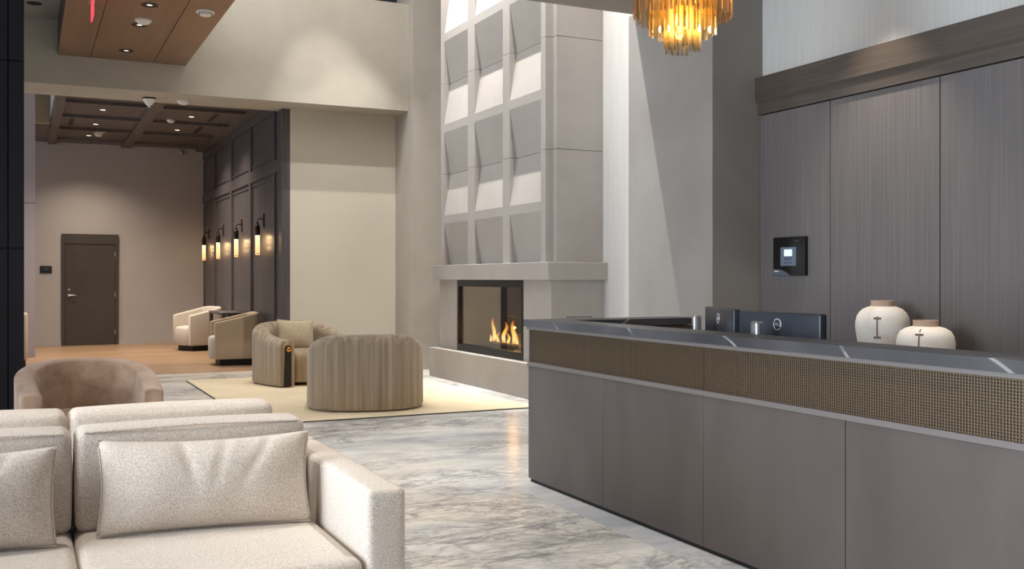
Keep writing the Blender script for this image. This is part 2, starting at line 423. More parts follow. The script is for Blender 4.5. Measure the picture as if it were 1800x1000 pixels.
# warm timber dropped soffit and its flush boards
sof = sroot('ceiling_soffit')
MB().box(0.365, 1.84, 2.0, YU-0.003, 4.135, 4.55).build('soffit_core', BLACKMETAL, sof, False)
for a, b in ((0.365, 0.735), (0.743, 1.488), (1.496, 1.90)):
    MB().box(a, b, 2.0, YU-0.003, 4.12, 4.135).build('soffit_board', WOOD_SOFFIT, sof, False)

# lounge: coffered ceiling, bulkhead, panelled wall
ce = sroot('ceiling_lounge')
MB().box(0.39, 3.42, 14.70, 21.6, 3.98, 4.1).build('ceiling_panel', COFFER, ce, False)
for x0, x1 in ((0.39, 0.53), (1.72, 1.90), (3.16, 3.30)):
    MB().box(x0, x1, 14.70, 21.6, 3.93, 3.98).build('ceiling_beam', COFFER, ce, False)
for yb in (14.77, 16.4, 17.9, 19.4, 20.9):
    for x0, x1 in ((0.53, 1.72), (1.90, 3.16)):
        MB().box(x0, x1, yb-0.07, yb+0.07, 3.93, 3.98).build('ceiling_beam', COFFER, ce, False)
slab('ceiling_cove', PALE_WALL, -5.0, 0.39, 14.7, 19.0, 5.0, 5.1)
slab('wall_cove', PALE_WALL, -5.0, 0.385, 19.0, 19.1, 3.97, 5.0)
slab('ceiling_lounge_left', COFFER, -5.0, 0.39, 19.1, 21.6, 3.97, 4.1)
slab('wall_cove_side', PALE_WALL, 0.39, 0.42, 14.7, 19.1, 4.10, 5.0)
slab('column_lilac', LILAC, -0.9, 0.145, 18.6, 19.0, 0, 4.9)
slab('trim_2', plain('lilac joint', rgb(120, 112, 116), 0.7), -0.9, 0.1455, 18.597, 18.6, 2.565, 2.58)

lw = sroot('wall_lounge_right')
MB().box(3.33, 3.42, 14.42, 21.6, 0, 3.98).build('wall_core', WOOD_DARK, lw, False)
cols = [21.6, 20.22, 18.43, 16.72, 14.98]
def stile(y0, y1, z0, z1): MB().box(3.30, 3.33, y0, y1, z0, z1, 0.004, 1).build('wall_frame', WOOD_DARK, lw, False)
for yc in cols[1:]: stile(yc-0.07, yc+0.07, 0, 3.93)
stile(14.42, 14.60, 0, 3.93)
edges = [(21.6, 20.29), (20.15, 18.50), (18.36, 16.79), (16.65, 15.05), (14.91, 14.60)]
for a, b in edges:
    for z0, z1 in ((0, 0.22), (2.87, 3.05), (3.78, 3.93)): stile(b, a, z0, z1)
    if a-b < 0.6: continue
    for z0, z1 in ((0.22, 2.87), (3.05, 3.78)):
        m = MB()
        y0, y1 = b+0.05, a-0.05; q0, q1 = z0+0.05, z1-0.05
        m.box(3.312, 3.33, y0, y1, q0, q0+0.025).box(3.312, 3.33, y0, y1, q1-0.025, q1)
        m.box(3.312, 3.33, y0, y0+0.025, q0+0.025, q1-0.025).box(3.312, 3.33, y1-0.025, y1, q0+0.025, q1-0.025)
        m.build('wall_moulding', WOOD_DARK, lw, False)

# lounge door, keypad, skirting
dr = sroot('door_1', (0.632, 21.6, 0))
m = MB().box(0, 0.06, -0.05, 0, 0, 2.19).box(0.98, 1.04, -0.05, 0, 0, 2.19).box(0.06, 0.98, -0.05, 0, 2.0, 2.19)
m.build('door_frame', DOOR, dr, False)
MB().box(0.065, 0.975, -0.035, -0.003, 0.012, 1.995).build('door_leaf', DOOR, dr, False)
m = MB(); m.tube([(0.135, -0.035, 0.985), (0.135, -0.085, 0.985)], 0.014, 10); m.tube([(0.135, -0.085, 0.985), (0.26, -0.085, 0.985)], 0.011, 10)
m.build('door_handle', CHROME, dr)
MB().tube([(0.135, -0.035, 0.985), (0.135, -0.043, 0.985)], 0.03, 16).build('rose', CHROME, dr)
MB().tube([(0.135, -0.035, 1.10), (0.135, -0.045, 1.10)], 0.025, 16).build('lock', CHROME, dr)
m = MB()
for z in (0.25, 1.0, 1.8): m.tube([(0.978, -0.052, z-0.05), (0.978, -0.052, z+0.05)], 0.01, 8)
m.build('hinge', CHROME, dr)
struct(MB().box(0.0, 0.63, 21.575, 21.6, 0, 0.1).build('baseboard_left', LOUNGE_WALL, None, False))
struct(MB().box(1.675, 3.3, 21.575, 21.6, 0, 0.1).build('baseboard_back', LOUNGE_WALL, None, False))
kp = thing('wall_keypad', 'small black rectangular wall plate left of the dark lounge door', 'wall plate', (0.355, 21.6, 1.42))
MB().box(-0.105, 0.105, -0.02, 0, 0, 0.14, 0.005).build('plate', BLACK, kp)
MB().box(-0.045, 0.045, -0.023, -0.02, 0.045, 0.095).build('screen', plain('dark screen', rgb(24, 34, 38), 0.1), kp)

# dark pillar at the left edge
pl = sroot('column_dark')
MB().box(-0.88, -0.02, 8.33, 9.15, 0, 4.55).build('core', BLACK, pl, False)
xs = [-0.89, -0.115, -0.011]
for a, b in zip(xs[:-1], xs[1:]):
    for z0, z1 in ((0, 0.27), (0.28, 1.535), (1.545, 2.922), (2.932, 4.55)):
        MB().box(a+0.004, b-0.004 if b < -0.05 else b, 8.30, 8.33, z0, z1, 0.004, 1).build('cladding_panel', PILLAR, pl, False)
MB().box(-0.02, -0.011, 8.33, 9.16, 0, 4.55).build('cladding_side', PILLAR, pl, False)

# ------------------------------------------------------------------ fireplace
fp = thing('fireplace', 'tall pale stone fireplace with folded relief tiles and burning gas fire', 'fireplace', (XB, 11.1, 0))
def FP(mb, name, m, label=None, smooth=False, parent=None):
    o = mb.build(name, m, None, smooth)
    for v in o.data.vertices: v.co -= Vector((XB, 11.1, 0))
    o.parent = parent or fp
    if label: o['label'] = label
    return o
ZC = [1.495, 2.714, 3.930, 5.149, 6.368]
for k, (a, b) in enumerate(zip(ZC, ZC[1:]+[7.0])):
    FP(MB().box(XB, XW, 9.55, 12.74, a+0.003, min(b, 6.98)-0.003), 'chimney_block', CAST)
FP(MB().box(XB+0.01, XW, 9.56, 12.73, 1.49, 6.98), 'chimney_core', plain('dark mortar', rgb(70, 64, 58), 0.9))
ribs = [(12.556, 12.676), (11.54, 11.755), (10.53, 10.714), (9.635, 9.742)]
for a, b in zip(ZC[:-1], ZC[1:]):
    a += 0.002; b -= 0.002
    r0 = (a+b)/2-0.0525; r1 = r0+0.105
    m = MB()
    for y0, y1 in ribs: m.box(XG, XB, y0, y1, a, b)
    for (y0, _), (_, y1) in zip(ribs[:-1], ribs[1:]):
        m.box(XG, XB, y1, y0, r0, r1)
        m.prism([(XB, a), (XB, r0), (XG, r0)], 'y', y1, y0)
        m.prism([(XB, r1), (XG, r1), (XB, b)], 'y', y1, y0)
    FP(m, 'relief_panel', CAST)
FP(MB().box(4.985, XW, 9.45, 12.82, 1.30, 1.493, 0.004, 1), 'mantel', CAST)
FP(MB().box(4.93, XW, 9.40, 12.80, 0, 0.388, 0.004, 1), 'hearth', CAST)
OY0, OY1 = 10.19, 12.12
FP(MB().box(5.06, XW, OY1, 12.74, 0.388, 1.30), 'surround', CAST)
FP(MB().box(5.06, XW, 9.52, OY0, 0.388, 1.30), 'surround', CAST)
m = MB().box(5.055, 5.10, OY0, OY1, 1.215, 1.30).box(5.055, 5.10, OY0, OY1, 0.39, 0.475)
m.box(5.055, 5.10, OY0, OY0+0.05, 0.475, 1.215).box(5.055, 5.10, OY1-0.05, OY1, 0.475, 1.215)
FP(m, 'firebox_frame', BLACKMETAL)
FP(MB().box(5.085, 5.09, OY0+0.05, OY1-0.05, 0.475, 1.215), 'glass_pane', FIREGLASS)
FP(MB().box(5.10, 5.70, OY1-0.05, OY1, 0.39, 1.30), 'firebox_side', pm('taupe firebrick', rgb(150, 130, 106), rgb(138, 118, 95), (4, 4, 4), rough=0.7))
FP(MB().box(5.10, 5.70, OY0, OY0+0.05, 0.39, 1.30), 'firebox_side', pm('taupe firebrick', rgb(150, 130, 106), rgb(138, 118, 95), (4, 4, 4), rough=0.7))
FP(MB().box(5.66, 5.71, OY0+0.05, OY1-0.05, 0.39, 1.30), 'firebox_back', plain('black firebox glass', rgb(20, 19, 18), 0.3))
FP(MB().box(5.10, 5.66, OY0+0.05, OY1-0.05, 1.24, 1.30), 'firebox_top', BLACKMETAL)
FP(MB().box(5.10, 5.66, OY0+0.05, OY1-0.05, 0.39, 0.46), 'firebox_floor', BLACKMETAL)
FP(MB().box(5.27, 5.50, OY0+0.06, OY1-0.25, 0.46, 0.50), 'burner', BRONZE_DARK)
m = MB()
for i in range(240):
    r = random.uniform(0.009, 0.018)
    m.sphere((random.uniform(5.28, 5.49), random.uniform(OY0+0.07, OY1-0.26), 0.502+r*0.5), r, 6, (1, 1.2, 0.8))
o = FP(m, 'fire_glass', pm('crushed fire glass', rgb(176, 150, 124), rgb(110, 84, 66), (30, 30, 30), rough=0.3), None, True); o['kind'] = 'stuff'
def flame(cx, cy, hgt, wid, ph):
    m = MB(); rings = []
    n = 14
    for i in range(n+1):
        t = i/n
        w = wid*(0.55+0.9*t)*(1-t)**0.8*1.15+0.002
        ox = 0.35*wid*math.sin(ph+5.2*t)*t*1.6; oy = 0.45*wid*math.sin(ph*1.7+6.0*t)*t*1.8
        rings.append([(cx+ox+0.55*w*math.cos(2*PI*k/12), cy+oy+w*math.sin(2*PI*k/12)*(1+0.15*math.sin(3*k+ph)), 0.505+hgt*t) for k in range(12)])
    m.loft(rings); return FP(m, 'flame', FLAME, None, True)
for i, (cx, cy, hg, wd) in enumerate([(5.38, 11.78, 0.10, 0.022), (5.38, 11.68, 0.29, 0.034), (5.36, 11.52, 0.13, 0.024), (5.39, 11.40, 0.25, 0.040), (5.37, 11.24, 0.14, 0.026),
                                   (5.38, 11.10, 0.28, 0.044), (5.36, 10.97, 0.13, 0.026), (5.39, 10.84, 0.24, 0.040), (5.37, 10.68, 0.15, 0.03), (5.38, 10.5, 0.25, 0.04), (5.37, 10.34, 0.16, 0.03)]):
    flame(cx, cy, hg*1.1, wd*1.25, i*1.3)
# little access hatch on the near side of the surround
m = MB(); hx0, hx1, hz0, hz1 = 5.25, 5.56, 0.60, 0.905
for (a, b, c, d) in ((hx0, hx1, hz1-0.008, hz1), (hx0, hx1, hz0, hz0+0.008), (hx0, hx0+0.008, hz0, hz1), (hx1-0.008, hx1, hz0, hz1)):
    m.box(a, b, 9.517, 9.521, c, d)
FP(m, 'access_hatch', plain('hatch joint', rgb(92, 86, 80), 0.8))

# ------------------------------------------------------------------ reception desk
dk = thing('reception_desk', 'long bronze metal reception desk with woven wire band', 'reception desk', (2.95, 5.87, 0))
def DK(mb, name, m, label=None, smooth=False):
    o = mb.build(name, m, None, smooth)
    for v in o.data.vertices: v.co -= Vector((2.95, 5.87, 0))
    o.parent = dk
    if label: o['label'] = label
    return o
N = 6; PW = 0.94
DK(MB().box(2.97, 3.13, 0.235, 5.868, 0.03, 0.985), 'desk_carcass', MESHBACK)
DK(MB().box(2.965, 3.12, 0.24, 5.86, 0, 0.03), 'toe_kick', BLACK)
for i in range(N):
    y1 = 5.87-PW*i; y0 = y1-PW
    DK(MB().box(2.95, 2.97, y0+0.002, y1-0.002, 0.022, 0.752, 0.002, 1), 'front_panel', DESK)
DK(MB().box(2.942, 2.97, 0.23, 5.872, 0.753, 0.777), 'metal_strip', LIPM)
DK(MB().box(2.94, 2.975, 0.23, 5.874, 0.988, 1.007), 'metal_lip', LIPM)
for j in range(3):
    y1 = 5.868-1.88*j; y0 = y1-1.876
    m = MB(); z0, z1 = 0.777, 0.988
    nz = 19
    for k in range(nz):
        z = z0+(k+0.5)*(z1-z0)/nz
        m.box(2.9575, 2.9605, y0, y1, z-0.0026, z+0.0026)
    ny = 150
    for k in range(ny):
        y = y0+(k+0.5)*(y1-y0)/ny
        m.box(2.955, 2.9575, y-0.0022, y+0.0022, z0, z1)
    DK(m, 'wire_mesh', WIRE)
DK(MB().box(2.955, 3.0, 5.845, 5.869, 0.03, 0.985), 'end_panel', DESK)
DK(MB().box(3.13, 3.85, 0.235, 5.64, 0.71, 0.75), 'work_surface', DESKWOOD)
DK(MB().box(3.13, 4.10, 5.64, 5.66, 0.03, 1.0).box(3.13, 4.10, 5.66, 5.85, 0.03, 1.0), 'return_panel', DESKWOOD)
DK(MB().box(3.78, 3.83, 0.3, 5.6, 0.02, 0.70), 'inner_panel', DESKWOOD)
ct = MB().prism([(2.925, 0.22), (3.16, 0.22), (3.16, 5.62), (4.12, 5.62), (4.12, 5.89), (2.925, 5.89)], 'z', 1.007, 1.052)
ct = ct.build('countertop', STONE, None, False)
tag(ct, 'dark grey marble countertop with white veins on the reception desk', 'countertop')

# monitors, seen from behind
TXT = None
def text_mesh(body, size, name, m, parent, loc, rot):
    cu = bpy.data.curves.new('lettering', 'FONT'); cu.body = body; cu.size = size; cu.extrude = 0.0008
    cu.align_x = 'CENTER'; cu.align_y = 'CENTER'
    ob = bpy.data.objects.new('lettering', cu); COL.objects.link(ob)
    dg = bpy.context.evaluated_depsgraph_get()
    me = bpy.data.meshes.new_from_object(ob.evaluated_get(dg))
    bpy.data.objects.remove(ob)
    me.materials.clear(); me.materials.append(m)
    o = bpy.data.objects.new(name, me); COL.objects.link(o); o.parent = parent; o.location = loc; o.rotation_euler = rot
    return o
SCREENBACK = pm('charcoal monitor shell', rgb(46, 50, 58), rgb(38, 42, 50), (2, 2, 2), rough=0.35)
LOGO = plain('silver print', rgb(196, 198, 204), 0.45, 0.2)
def monitor(loc, rz, label):
    r = thing('monitor', label, 'monitor', loc, rz, 'monitors on the desk')
    # back of the screen faces local -Y
    MB().box(-0.31, 0.31, 0.0, 0.045, 0.03, 0.395, 0.010, 3).build('screen_housing', SCREENBACK, r)
    MB().box(-0.300, 0.300, 0.045, 0.048, 0.045, 0.385).build('display', plain('dark display', rgb(16, 18, 22), 0.12), r)
    g = MB().tube([(0.028*math.cos(2*PI*i/28), -0.0005, 0.333+0.028*math.sin(2*PI*i/28)) for i in range(28)], 0.0032, 6, True).build('logo_ring', LOGO, r)
    text_mesh('DELL', 0.023, 'logo_lettering', LOGO, g, (0, -0.003, 0.333), (PI/2, 0, 0))
    MB().box(-0.028, 0.028, -0.155, -0.105, 0.012, 0.352, 0.012, 3).build('stand_column', CHROME, r)
    MB().box(-0.035, 0.035, -0.105, 0.0, 0.18, 0.25, 0.006).build('stand_bracket', BLACKMETAL, r)
    MB().box(-0.12, 0.12, -0.19, 0.03, 0.0, 0.012, 0.004).build('stand_base', CHROME, r)
    return r
monitor((3.46, 4.05, 0.751), math.radians(-90), 'dark monitor back nearer the vases, with full round silver logo')
monitor((3.66, 4.80, 0.751), math.radians(-112), 'dark monitor back at the far end of the pair, angled away')

# credenza and vases against the oak panelling
cr = thing('credenza', 'low brown credenza against the oak panelling, carrying the two vases', 'cabinet', (5.25, 4.4, 0))
MB().box(-0.26, 0.28, -2.0, 1.9, 0.08, 0.72).build('carcass', DESKWOOD, cr, False)
MB().box(-0.24, 0.26, -1.98, 1.88, 0.0, 0.08).build('plinth', BLACK, cr, False)
MB().box(-0.29, 0.283, -2.02, 1.92, 0.72, 0.75).build('credenza_top', STONE, cr, False)
for i in range(4):
    y0 = -1.98+i*0.97
    d = MB().box(-0.28, -0.26, y0+0.005, y0+0.96, 0.1, 0.70).build('door', DESKWOOD, cr, False)
    MB().box(-0.295, -0.28, y0+0.85, y0+0.87, 0.4, 0.55).build('handle', BRONZE_DARK, d, False)
def vase(name, label, loc, prof, neck, slits, rz):
    r = thing(name, label, 'vase', loc, rz, 'bleached wooden vases')
    MB().lathe(prof, 40).build('body', VASE, r, True, 60)
    MB().lathe(neck, 40, cap=False).build('neck', VASE_NECK, r, True, 50)
    def rad(z):
        for (r0, z0), (r1, z1) in zip(prof[:-1], prof[1:]):
            if z0 <= z <= z1: return r0+(r1-r0)*(z-z0)/(z1-z0+1e-9)
        return prof[-1][0]
    m = MB()
    for (z0, z1, hw, bars) in slits:
        n = 12; rg = []
        for i in range(n+1):
            z = z0+(z1-z0)*i/n; R = rad(z)
            rg.append([(-R-0.002, -hw, z), (-R-0.002, hw, z), (-R+0.02, hw, z), (-R+0.02, -hw, z)])
        m.loft(rg)
        for zb in bars:
            for q in range(6):
                y0 = -0.024+q*0.008; R = rad(zb)
                x = -math.sqrt(R*R-(y0+0.004)**2)
                m.box(x-0.003, x+0.01, y0, y0+0.0081, zb-0.007, zb+0.007)
    m.build('crack_inlay', VASE_CRACK, r, False)
    return r
vase('vase', 'taller bleached wooden vase with round body and short neck', (5.27, 5.10, 0.751),
     [(0.10, 0), (0.125, 0.005), (0.15, 0.08), (0.168, 0.16), (0.178, 0.23), (0.177, 0.27), (0.168, 0.31), (0.15, 0.34), (0.125, 0.362), (0.09, 0.376), (0.07, 0.38)],
     [(0.078, 0.374), (0.076, 0.395), (0.078, 0.418), (0.066, 0.418), (0.062, 0.38), (0.062, 0.30)], [(0.17, 0.315, 0.005, (0.172, 0.30))], math.radians(33))
vase('vase', 'shorter squat bleached wooden vase beside the taller one', (5.17, 4.645, 0.751),
     [(0.12, 0), (0.15, 0.004), (0.168, 0.06), (0.176, 0.12), (0.177, 0.16), (0.170, 0.20), (0.152, 0.232), (0.12, 0.252), (0.085, 0.262), (0.07, 0.265)],
     [(0.078, 0.26), (0.075, 0.28), (0.077, 0.302), (0.066, 0.302), (0.062, 0.265), (0.062, 0.2)], [(0.05, 0.215, 0.005, (0.215,)), (0.23, 0.25, 0.004, ())], math.radians(29))

# annunciator panel on the oak wall
ap = thing('wall_control_panel', 'black square alarm panel with lit display on oak panelling', 'control panel', (5.535, 6.305, 1.342))
MB().box(-0.035, 0, -0.186, 0.186, 0, 0.309, 0.004).build('housing', plain('black gloss housing', rgb(17, 15, 14), 0.35), ap)
kpd = MB().box(-0.040, -0.035, -0.09, 0.09, 0.077, 0.227).build('keypad', plain('blue grey keypad', rgb(96, 106, 124), 0.5), ap)
MB().box(-0.042, -0.040, -0.046, 0.046, 0.155, 0.208).build('display', glow('lit display', rgb(205, 235, 245), 1.5), kpd)
m = MB()
for i in range(5): m.box(-0.042, -0.040, 0.036-0.018*i-0.006, 0.036-0.018*i+0.006, 0.128, 0.138)
for i in range(3): m.box(-0.042, -0.040, 0.036-0.036*i-0.008, 0.036-0.036*i+0.008, 0.097, 0.107)
m.build('button', plain('dark buttons', rgb(50, 58, 74), 0.5), kpd, False)
pts = [(0.186, 0.0), (-0.02, 0.0), (0.01, 0.018), (0.06, 0.038), (0.11, 0.049), (0.186, 0.053)]
MB().prism(pts, 'x', -0.037, -0.034).build('badge', plain('grey badge', rgb(80, 86, 98), 0.5), ap, False)
MB().box(-0.038, -0.037, 0.115, 0.168, 0.030, 0.037).build('badge_mark', WHITE, ap, False)
MB().box(-0.037, -0.035, -0.12, -0.07, 0.270, 0.278).build('nameplate', plain('faint grey print', rgb(60, 58, 58), 0.5), ap, False)

# ------------------------------------------------------------------ seating helpers
def sup(a, b, e, ph):
    """superellipse radius point: ph=0 points to the back (+Y)"""
    s_, c_ = math.sin(ph), math.cos(ph)
    r = 1.0/((abs(s_)/a)**e+(abs(c_)/b)**e)**(1.0/e)
    return r*s_, r*c_
def shell(a, b, e, th, hb, hf, pm_, z0, n=44, round_=1.0, power=1.0, lip=0.5, arm=None):
    """wrap-around back and arms of a tub chair, open towards -Y; arm = length of straight parallel arms"""
    m = MB(); rings = []
    plan = []
    if arm is None:
        cm = math.cos(pm_)
        for i in range(n+1):
            ph = -pm_+2*pm_*i/n
            s_ = max(0.0, (math.cos(ph)-cm)/(1-cm))
            plan.append((sup(a, b, e, ph), sup(a-th, b-th, e, ph), s_))
    else:
        k = 10
        left = [((-a*(1-0.04*(1-i/k)**2), -arm*(1-i/k)), (-(a-th)*(1-0.04*(1-i/k)**2), -arm*(1-i/k))) for i in range(k)]
        mid = []
        for i in range(n+1):
            ph = -PI/2+PI*i/n
            mid.append((sup(a, b, e, ph), sup(a-th, b-th, e, ph)))
        right = [((-o[0], o[1]), (-q[0], q[1])) for o, q in reversed(left)]
        for o, q in left+mid+right: plan.append((o, q, max(0.0, (o[1]+arm)/(b+arm))))
    for (ox, oy), (ix, iy), s_ in plan:
        s_ = s_**power
        s_ = s_*s_*(3-2*s_)*lip+s_*(1-lip)
        h = hf+(hb-hf)*s_
        r = th/2*round_
        ring = [(ox*0.97, oy*0.97, z0), (ox, oy, z0+0.03), (ox, oy, (z0+h)/2), (ox, oy, h-r)]
        K = 8
        for k in range(1, K):
            an = PI*k/K; u = (1-math.cos(an))/2
            ring.append((ox+(ix-ox)*u, oy+(iy-oy)*u, h-r+r*math.sin(an)))
        ring += [(ix, iy, h-r), (ix, iy, (z0+h)/2), (ix, iy, z0)]
        rings.append(ring)
    # soften the two arm ends
    def endcap(ring, nxt):
        c = Vector((0, 0, 0))
        for p in ring: c += Vector(p)
        c /= len(ring)
        d = Vector((ring[3][0]-nxt[3][0], ring[3][1]-nxt[3][1], 0)); d.normalize()
        out = []
        for off, sc_ in ((0.012, 0.95), (0.018, 0.84)):
            out.append([tuple(Vector((c.x+(p[0]-c.x)*sc_, c.y+(p[1]-c.y)*sc_, max(z0, c.z+(p[2]-c.z)*(1-(1-sc_)*0.35))))+d*off) for p in ring])
        return out
    A = endcap(rings[0], rings[1]); B = endcap(rings[-1], rings[-2])
    m.loft(list(reversed(A))+rings+B)
    return m
def seat_pad(a, b, e, z0, z1, r=0.05, yoff=0.0, seg=56):
    m = MB(); rings = []
    for t in (0, 1): pass
    for ins, z in ((r*0.4, z0), (0, z0+r*0.5), (0, z1-r), (r*0.15, z1-r*0.5), (r*0.5, z1-r*0.15), (r*1.2, z1), (a*0.6, z1+0.012)):
        rings.append([tuple((*[c for c in (lambda p: (p[0], p[1]+yoff))(sup(a-ins, b-ins, e, 2*PI*i/seg))], z)) for i in range(seg)])
    return m.loft(rings)
def pillow_mesh(w, h, t, n=22, wr=0.0, seed=0):
    """stuffed pillow, lies in XZ, thickness along Y, base at z=0"""
    m = MB(); bm = m.bm; rnd = random.Random(seed)
    grid = {}
    for side in (1, -1):
        for i in range(n+1):
            for j in range(n+1):
                u = -1+2*i/n; v = -1+2*j/n
                edge = i in (0, n) or j in (0, n)
                if edge and side == -1: grid[(side, i, j)] = grid[(1, i, j)]; continue
                x = w/2*u*(1-0.045*(1-v*v)); z = h/2*v*(1-(0.11 if v > 0 else 0.03)*(1-u*u))
                y = t/2*((1-abs(u)**2.6)*(1-abs(v)**2.2))**0.5 if not edge else 0
                if wr and not edge: y *= 1+wr*math.sin(9*u+3*v+seed)*math.cos(4*v-2*u)*(0.4+0.6*abs(v))
                if wr and side == 1 and not edge:
                    for c0, sl, am in ((-0.25, 0.12, 0.011), (0.18, -0.1, 0.009), (0.62, -0.25, 0.008)):
                        y -= am*math.exp(-((u-c0-sl*(1-v))/0.045)**2)*max(0.0, min(1.0, (v+0.3)/0.7))
                grid[(side, i, j)] = bm.verts.new((x, -side*y, z+h/2))
        for i in range(n):
            for j in range(n):
                bm.faces.new([grid[(side, a, b)] for a, b in ((i, j), (i+1, j), (i+1, j+1), (i, j+1))])
    return m
def pillow_seam(w, h, r, n=16):
    pts = []
    f = lambda u, v: (w/2*u*(1-0.045*(1-v*v)), 0, h/2*v*(1-(0.11 if v > 0 else 0.03)*(1-u*u))+h/2)
    for k in range(n): pts.append(f(-1+2*k/n, 1))
    for k in range(n): pts.append(f(1, 1-2*k/n))
    for k in range(n): pts.append(f(1-2*k/n, -1))
    for k in range(n): pts.append(f(-1, -1+2*k/n))
    return MB().tube(pts, r, 6, True)

# ------------------------------------------------------------------ the two sofas, back to back
so = thing('sofa', 'cream boucle sofa facing the camera, with two lumbar pillows', 'sofa', (0.16, 4.46, 0), 0, 'cream sofas placed back to back')
MB().box(-0.88, 0.88, -1.16, -0.02, 0.06, 0.225, 0.02, 2).build('base_frame', BOUCLE, so)
MB().cushion((0, -0.10, 0.32), (0.88, 0.08, 0.27), 0.03).build('back_frame', BOUCLE, so)
for s_ in (-1, 1):
    MB().cushion((s_*0.95, -0.595, 0.325), (0.07, 0.585, 0.275), 0.022, (0.004, 0.004, 0.006)).build('arm', BOUCLE, so)
    MB().cushion((s_*0.437, -0.68, 0.298), (0.433, 0.50, 0.075), 0.035, (0.004, 0.006, 0.016)).build('seat_cushion', BOUCLE, so)
    c = MB().cushion((s_*0.437, -0.29, 0.560), (0.430, 0.105, 0.192), 0.035, (0.006, 0.02, 0.012)).build('back_cushion', BOUCLE, so)
    MB().tube([(s_*0.437-0.40, -0.389, 0.744), (s_*0.437, -0.392, 0.752), (s_*0.437+0.40, -0.389, 0.744)], 0.0045, 6).build('piping', BOUCLE, c)
    for yy in (-1.08, -0.12):
        MB().box(s_*0.95-0.03, s_*0.95+0.03, yy-0.03, yy+0.03, 0, 0.06).build('foot', BLACK, so, False)
dup(so, (0.16, 4.465, 0), PI, 'cream boucle sofa facing away, behind the pillowed sofa', 'cream sofas placed back to back')
def lumbar(loc, rz, tilt, label, seed):
    o = pillow_mesh(0.765, 0.345, 0.22, 44, 0.07, seed).build('throw_pillow', BOUCLE, None, True, 70)
    o.location = loc; o.rotation_euler = (tilt, 0, rz)
    tag(o, label, 'pillow', 'lumbar pillows on the front sofa')
    pillow_seam(0.767, 0.337, 0.0045).build('piping', BOUCLE, o)
lumbar((0.612, 3.895, 0.384), math.radians(-6), math.radians(-11), 'cream lumbar pillow beside the right arm of the front sofa', 1)
lumbar((-0.285, 3.895, 0.384), math.radians(-4), math.radians(-11), 'cream lumbar pillow at the left edge of the photo', 4)

# rosy brown tub chair behind the sofas
tb = thing('armchair', 'rosy brown velvet tub armchair behind the cream sofas', 'armchair', (0.372, 7.27, 0), math.radians(4))
shell(0.44, 0.40, 2.2, 0.125, 0.765, 0.60, 0, 0.10, 44, 0.3, 1.0, 0.5, arm=0.34).build('shell', VELVET_BROWN, tb, True, 50)
seat_pad(0.32, 0.36, 2.6, 0.12, 0.44, 0.05, -0.09).build('seat', VELVET_BROWN, tb, True, 50)
MB().lathe([(0.34, 0), (0.34, 0.10)], 32).build('plinth', BLACK, tb)

# ------------------------------------------------------------------ rug and the two striped velvet chairs
rug = thing('area_rug', 'large cream rug under the striped velvet chairs', 'rug', (3.25, 11.1, 0))
MB().box(-1.39, 1.44, -1.96, 2.36, 0.0, 0.014, 0.005).build('pile', RUG, rug)
MB().box(-1.40, 1.45, -1.97, 2.37, 0.0, 0.009).build('binding', RUG_EDGE, rug, False)
def swivel(loc, rz, label, group):
    r = thing('barrel_chair', label, 'armchair', loc, rz, group)
    shell(0.585, 0.52, 2.4, 0.21, 0.755, 0.575, 0, 0.015, 52, 1.0, 1.25, 0.9, arm=0.50).build('shell', VELVET_STRIPE, r, True, 60)
    seat_pad(0.37, 0.40, 3.0, 0.04, 0.41, 0.06, -0.10).build('seat', VELVET_STRIPE, r, True, 60)
    # dark recess with a brass ball in each arm end
    for s_ in (-1, 1):
        cx = s_*0.475*0.96; fy = -0.50-0.018
        g = MB().box(-0.045, 0.045, -0.002, 0.03, 0.015, 0.46).tube([(0, 0.03, 0.46), (0, -0.002, 0.46)], 0.045, 20)
        g = g.build('arm_slot', BLACK, r, False); g.location = (cx, fy, 0)
        bl = MB().sphere((0, 0, 0), 0.036, 20).build('brass_ball', BRASS, r); bl.location = (cx, fy-0.012, 0.455)
    return r
chair_far = swivel((3.13, 12.63, 0.014), math.radians(285+90), 'taupe striped velvet barrel chair facing us with beige pillow', 'striped velvet barrel chairs on the rug')
chair_near = dup(chair_far, (3.13, 9.94, 0.014), math.radians(76+90), 'taupe striped velvet barrel chair with its back to us', 'striped velvet barrel chairs on the rug')
def cushion_on(loc, rz, tilt, label):
    o = pillow_mesh(0.46, 0.40, 0.16, 18, 0.05, 3).build('throw_pillow', PILLOW_FAB, None, True, 70)
    o.location = loc; o.rotation_euler = (tilt, 0, rz)
    tag(o, label, 'pillow')
    pillow_seam(0.463, 0.403, 0.005).build('piping', PILLOW_FAB, o)
cushion_on((3.10, 12.78, 0.415), math.radians(350), math.radians(-20), 'beige square pillow in the far striped barrel chair')

# ------------------------------------------------------------------ lounge chairs, table, sconces
def lounge_chair(loc, rz, label, fab):
    r = thing('lounge_chair', label, 'armchair', loc, rz, 'pale lounge chairs along the panelled wall')
    shell(0.36, 0.30, 4.5, 0.075, 0.80, 0.655, 0, 0.10, 60, 0.9, 1.0, 0.0, arm=0.36).build('shell', fab, r, True, 50)
    seat_pad(0.278, 0.34, 4.0, 0.10, 0.44, 0.05, -0.09).build('seat', LINEN, r, True, 50)
    MB().box(-0.29, 0.29, -0.30, 0.27, 0, 0.10).build('plinth', BLACK, r, False)
    return r
lounge_chair((2.92, 19.3, 0), math.radians(-72), 'pale lounge chair at the far end of the dark cafe table', LINEN)
lounge_chair((2.95, 15.86, 0), math.radians(-93), 'tan lounge chair seen from its side, near end of the panelled wall', LINEN_TAN)
lounge_chair((-0.27, 17.0, 0), math.radians(-90), 'pinkish lounge chair half hidden behind the dark pillar', LINEN)
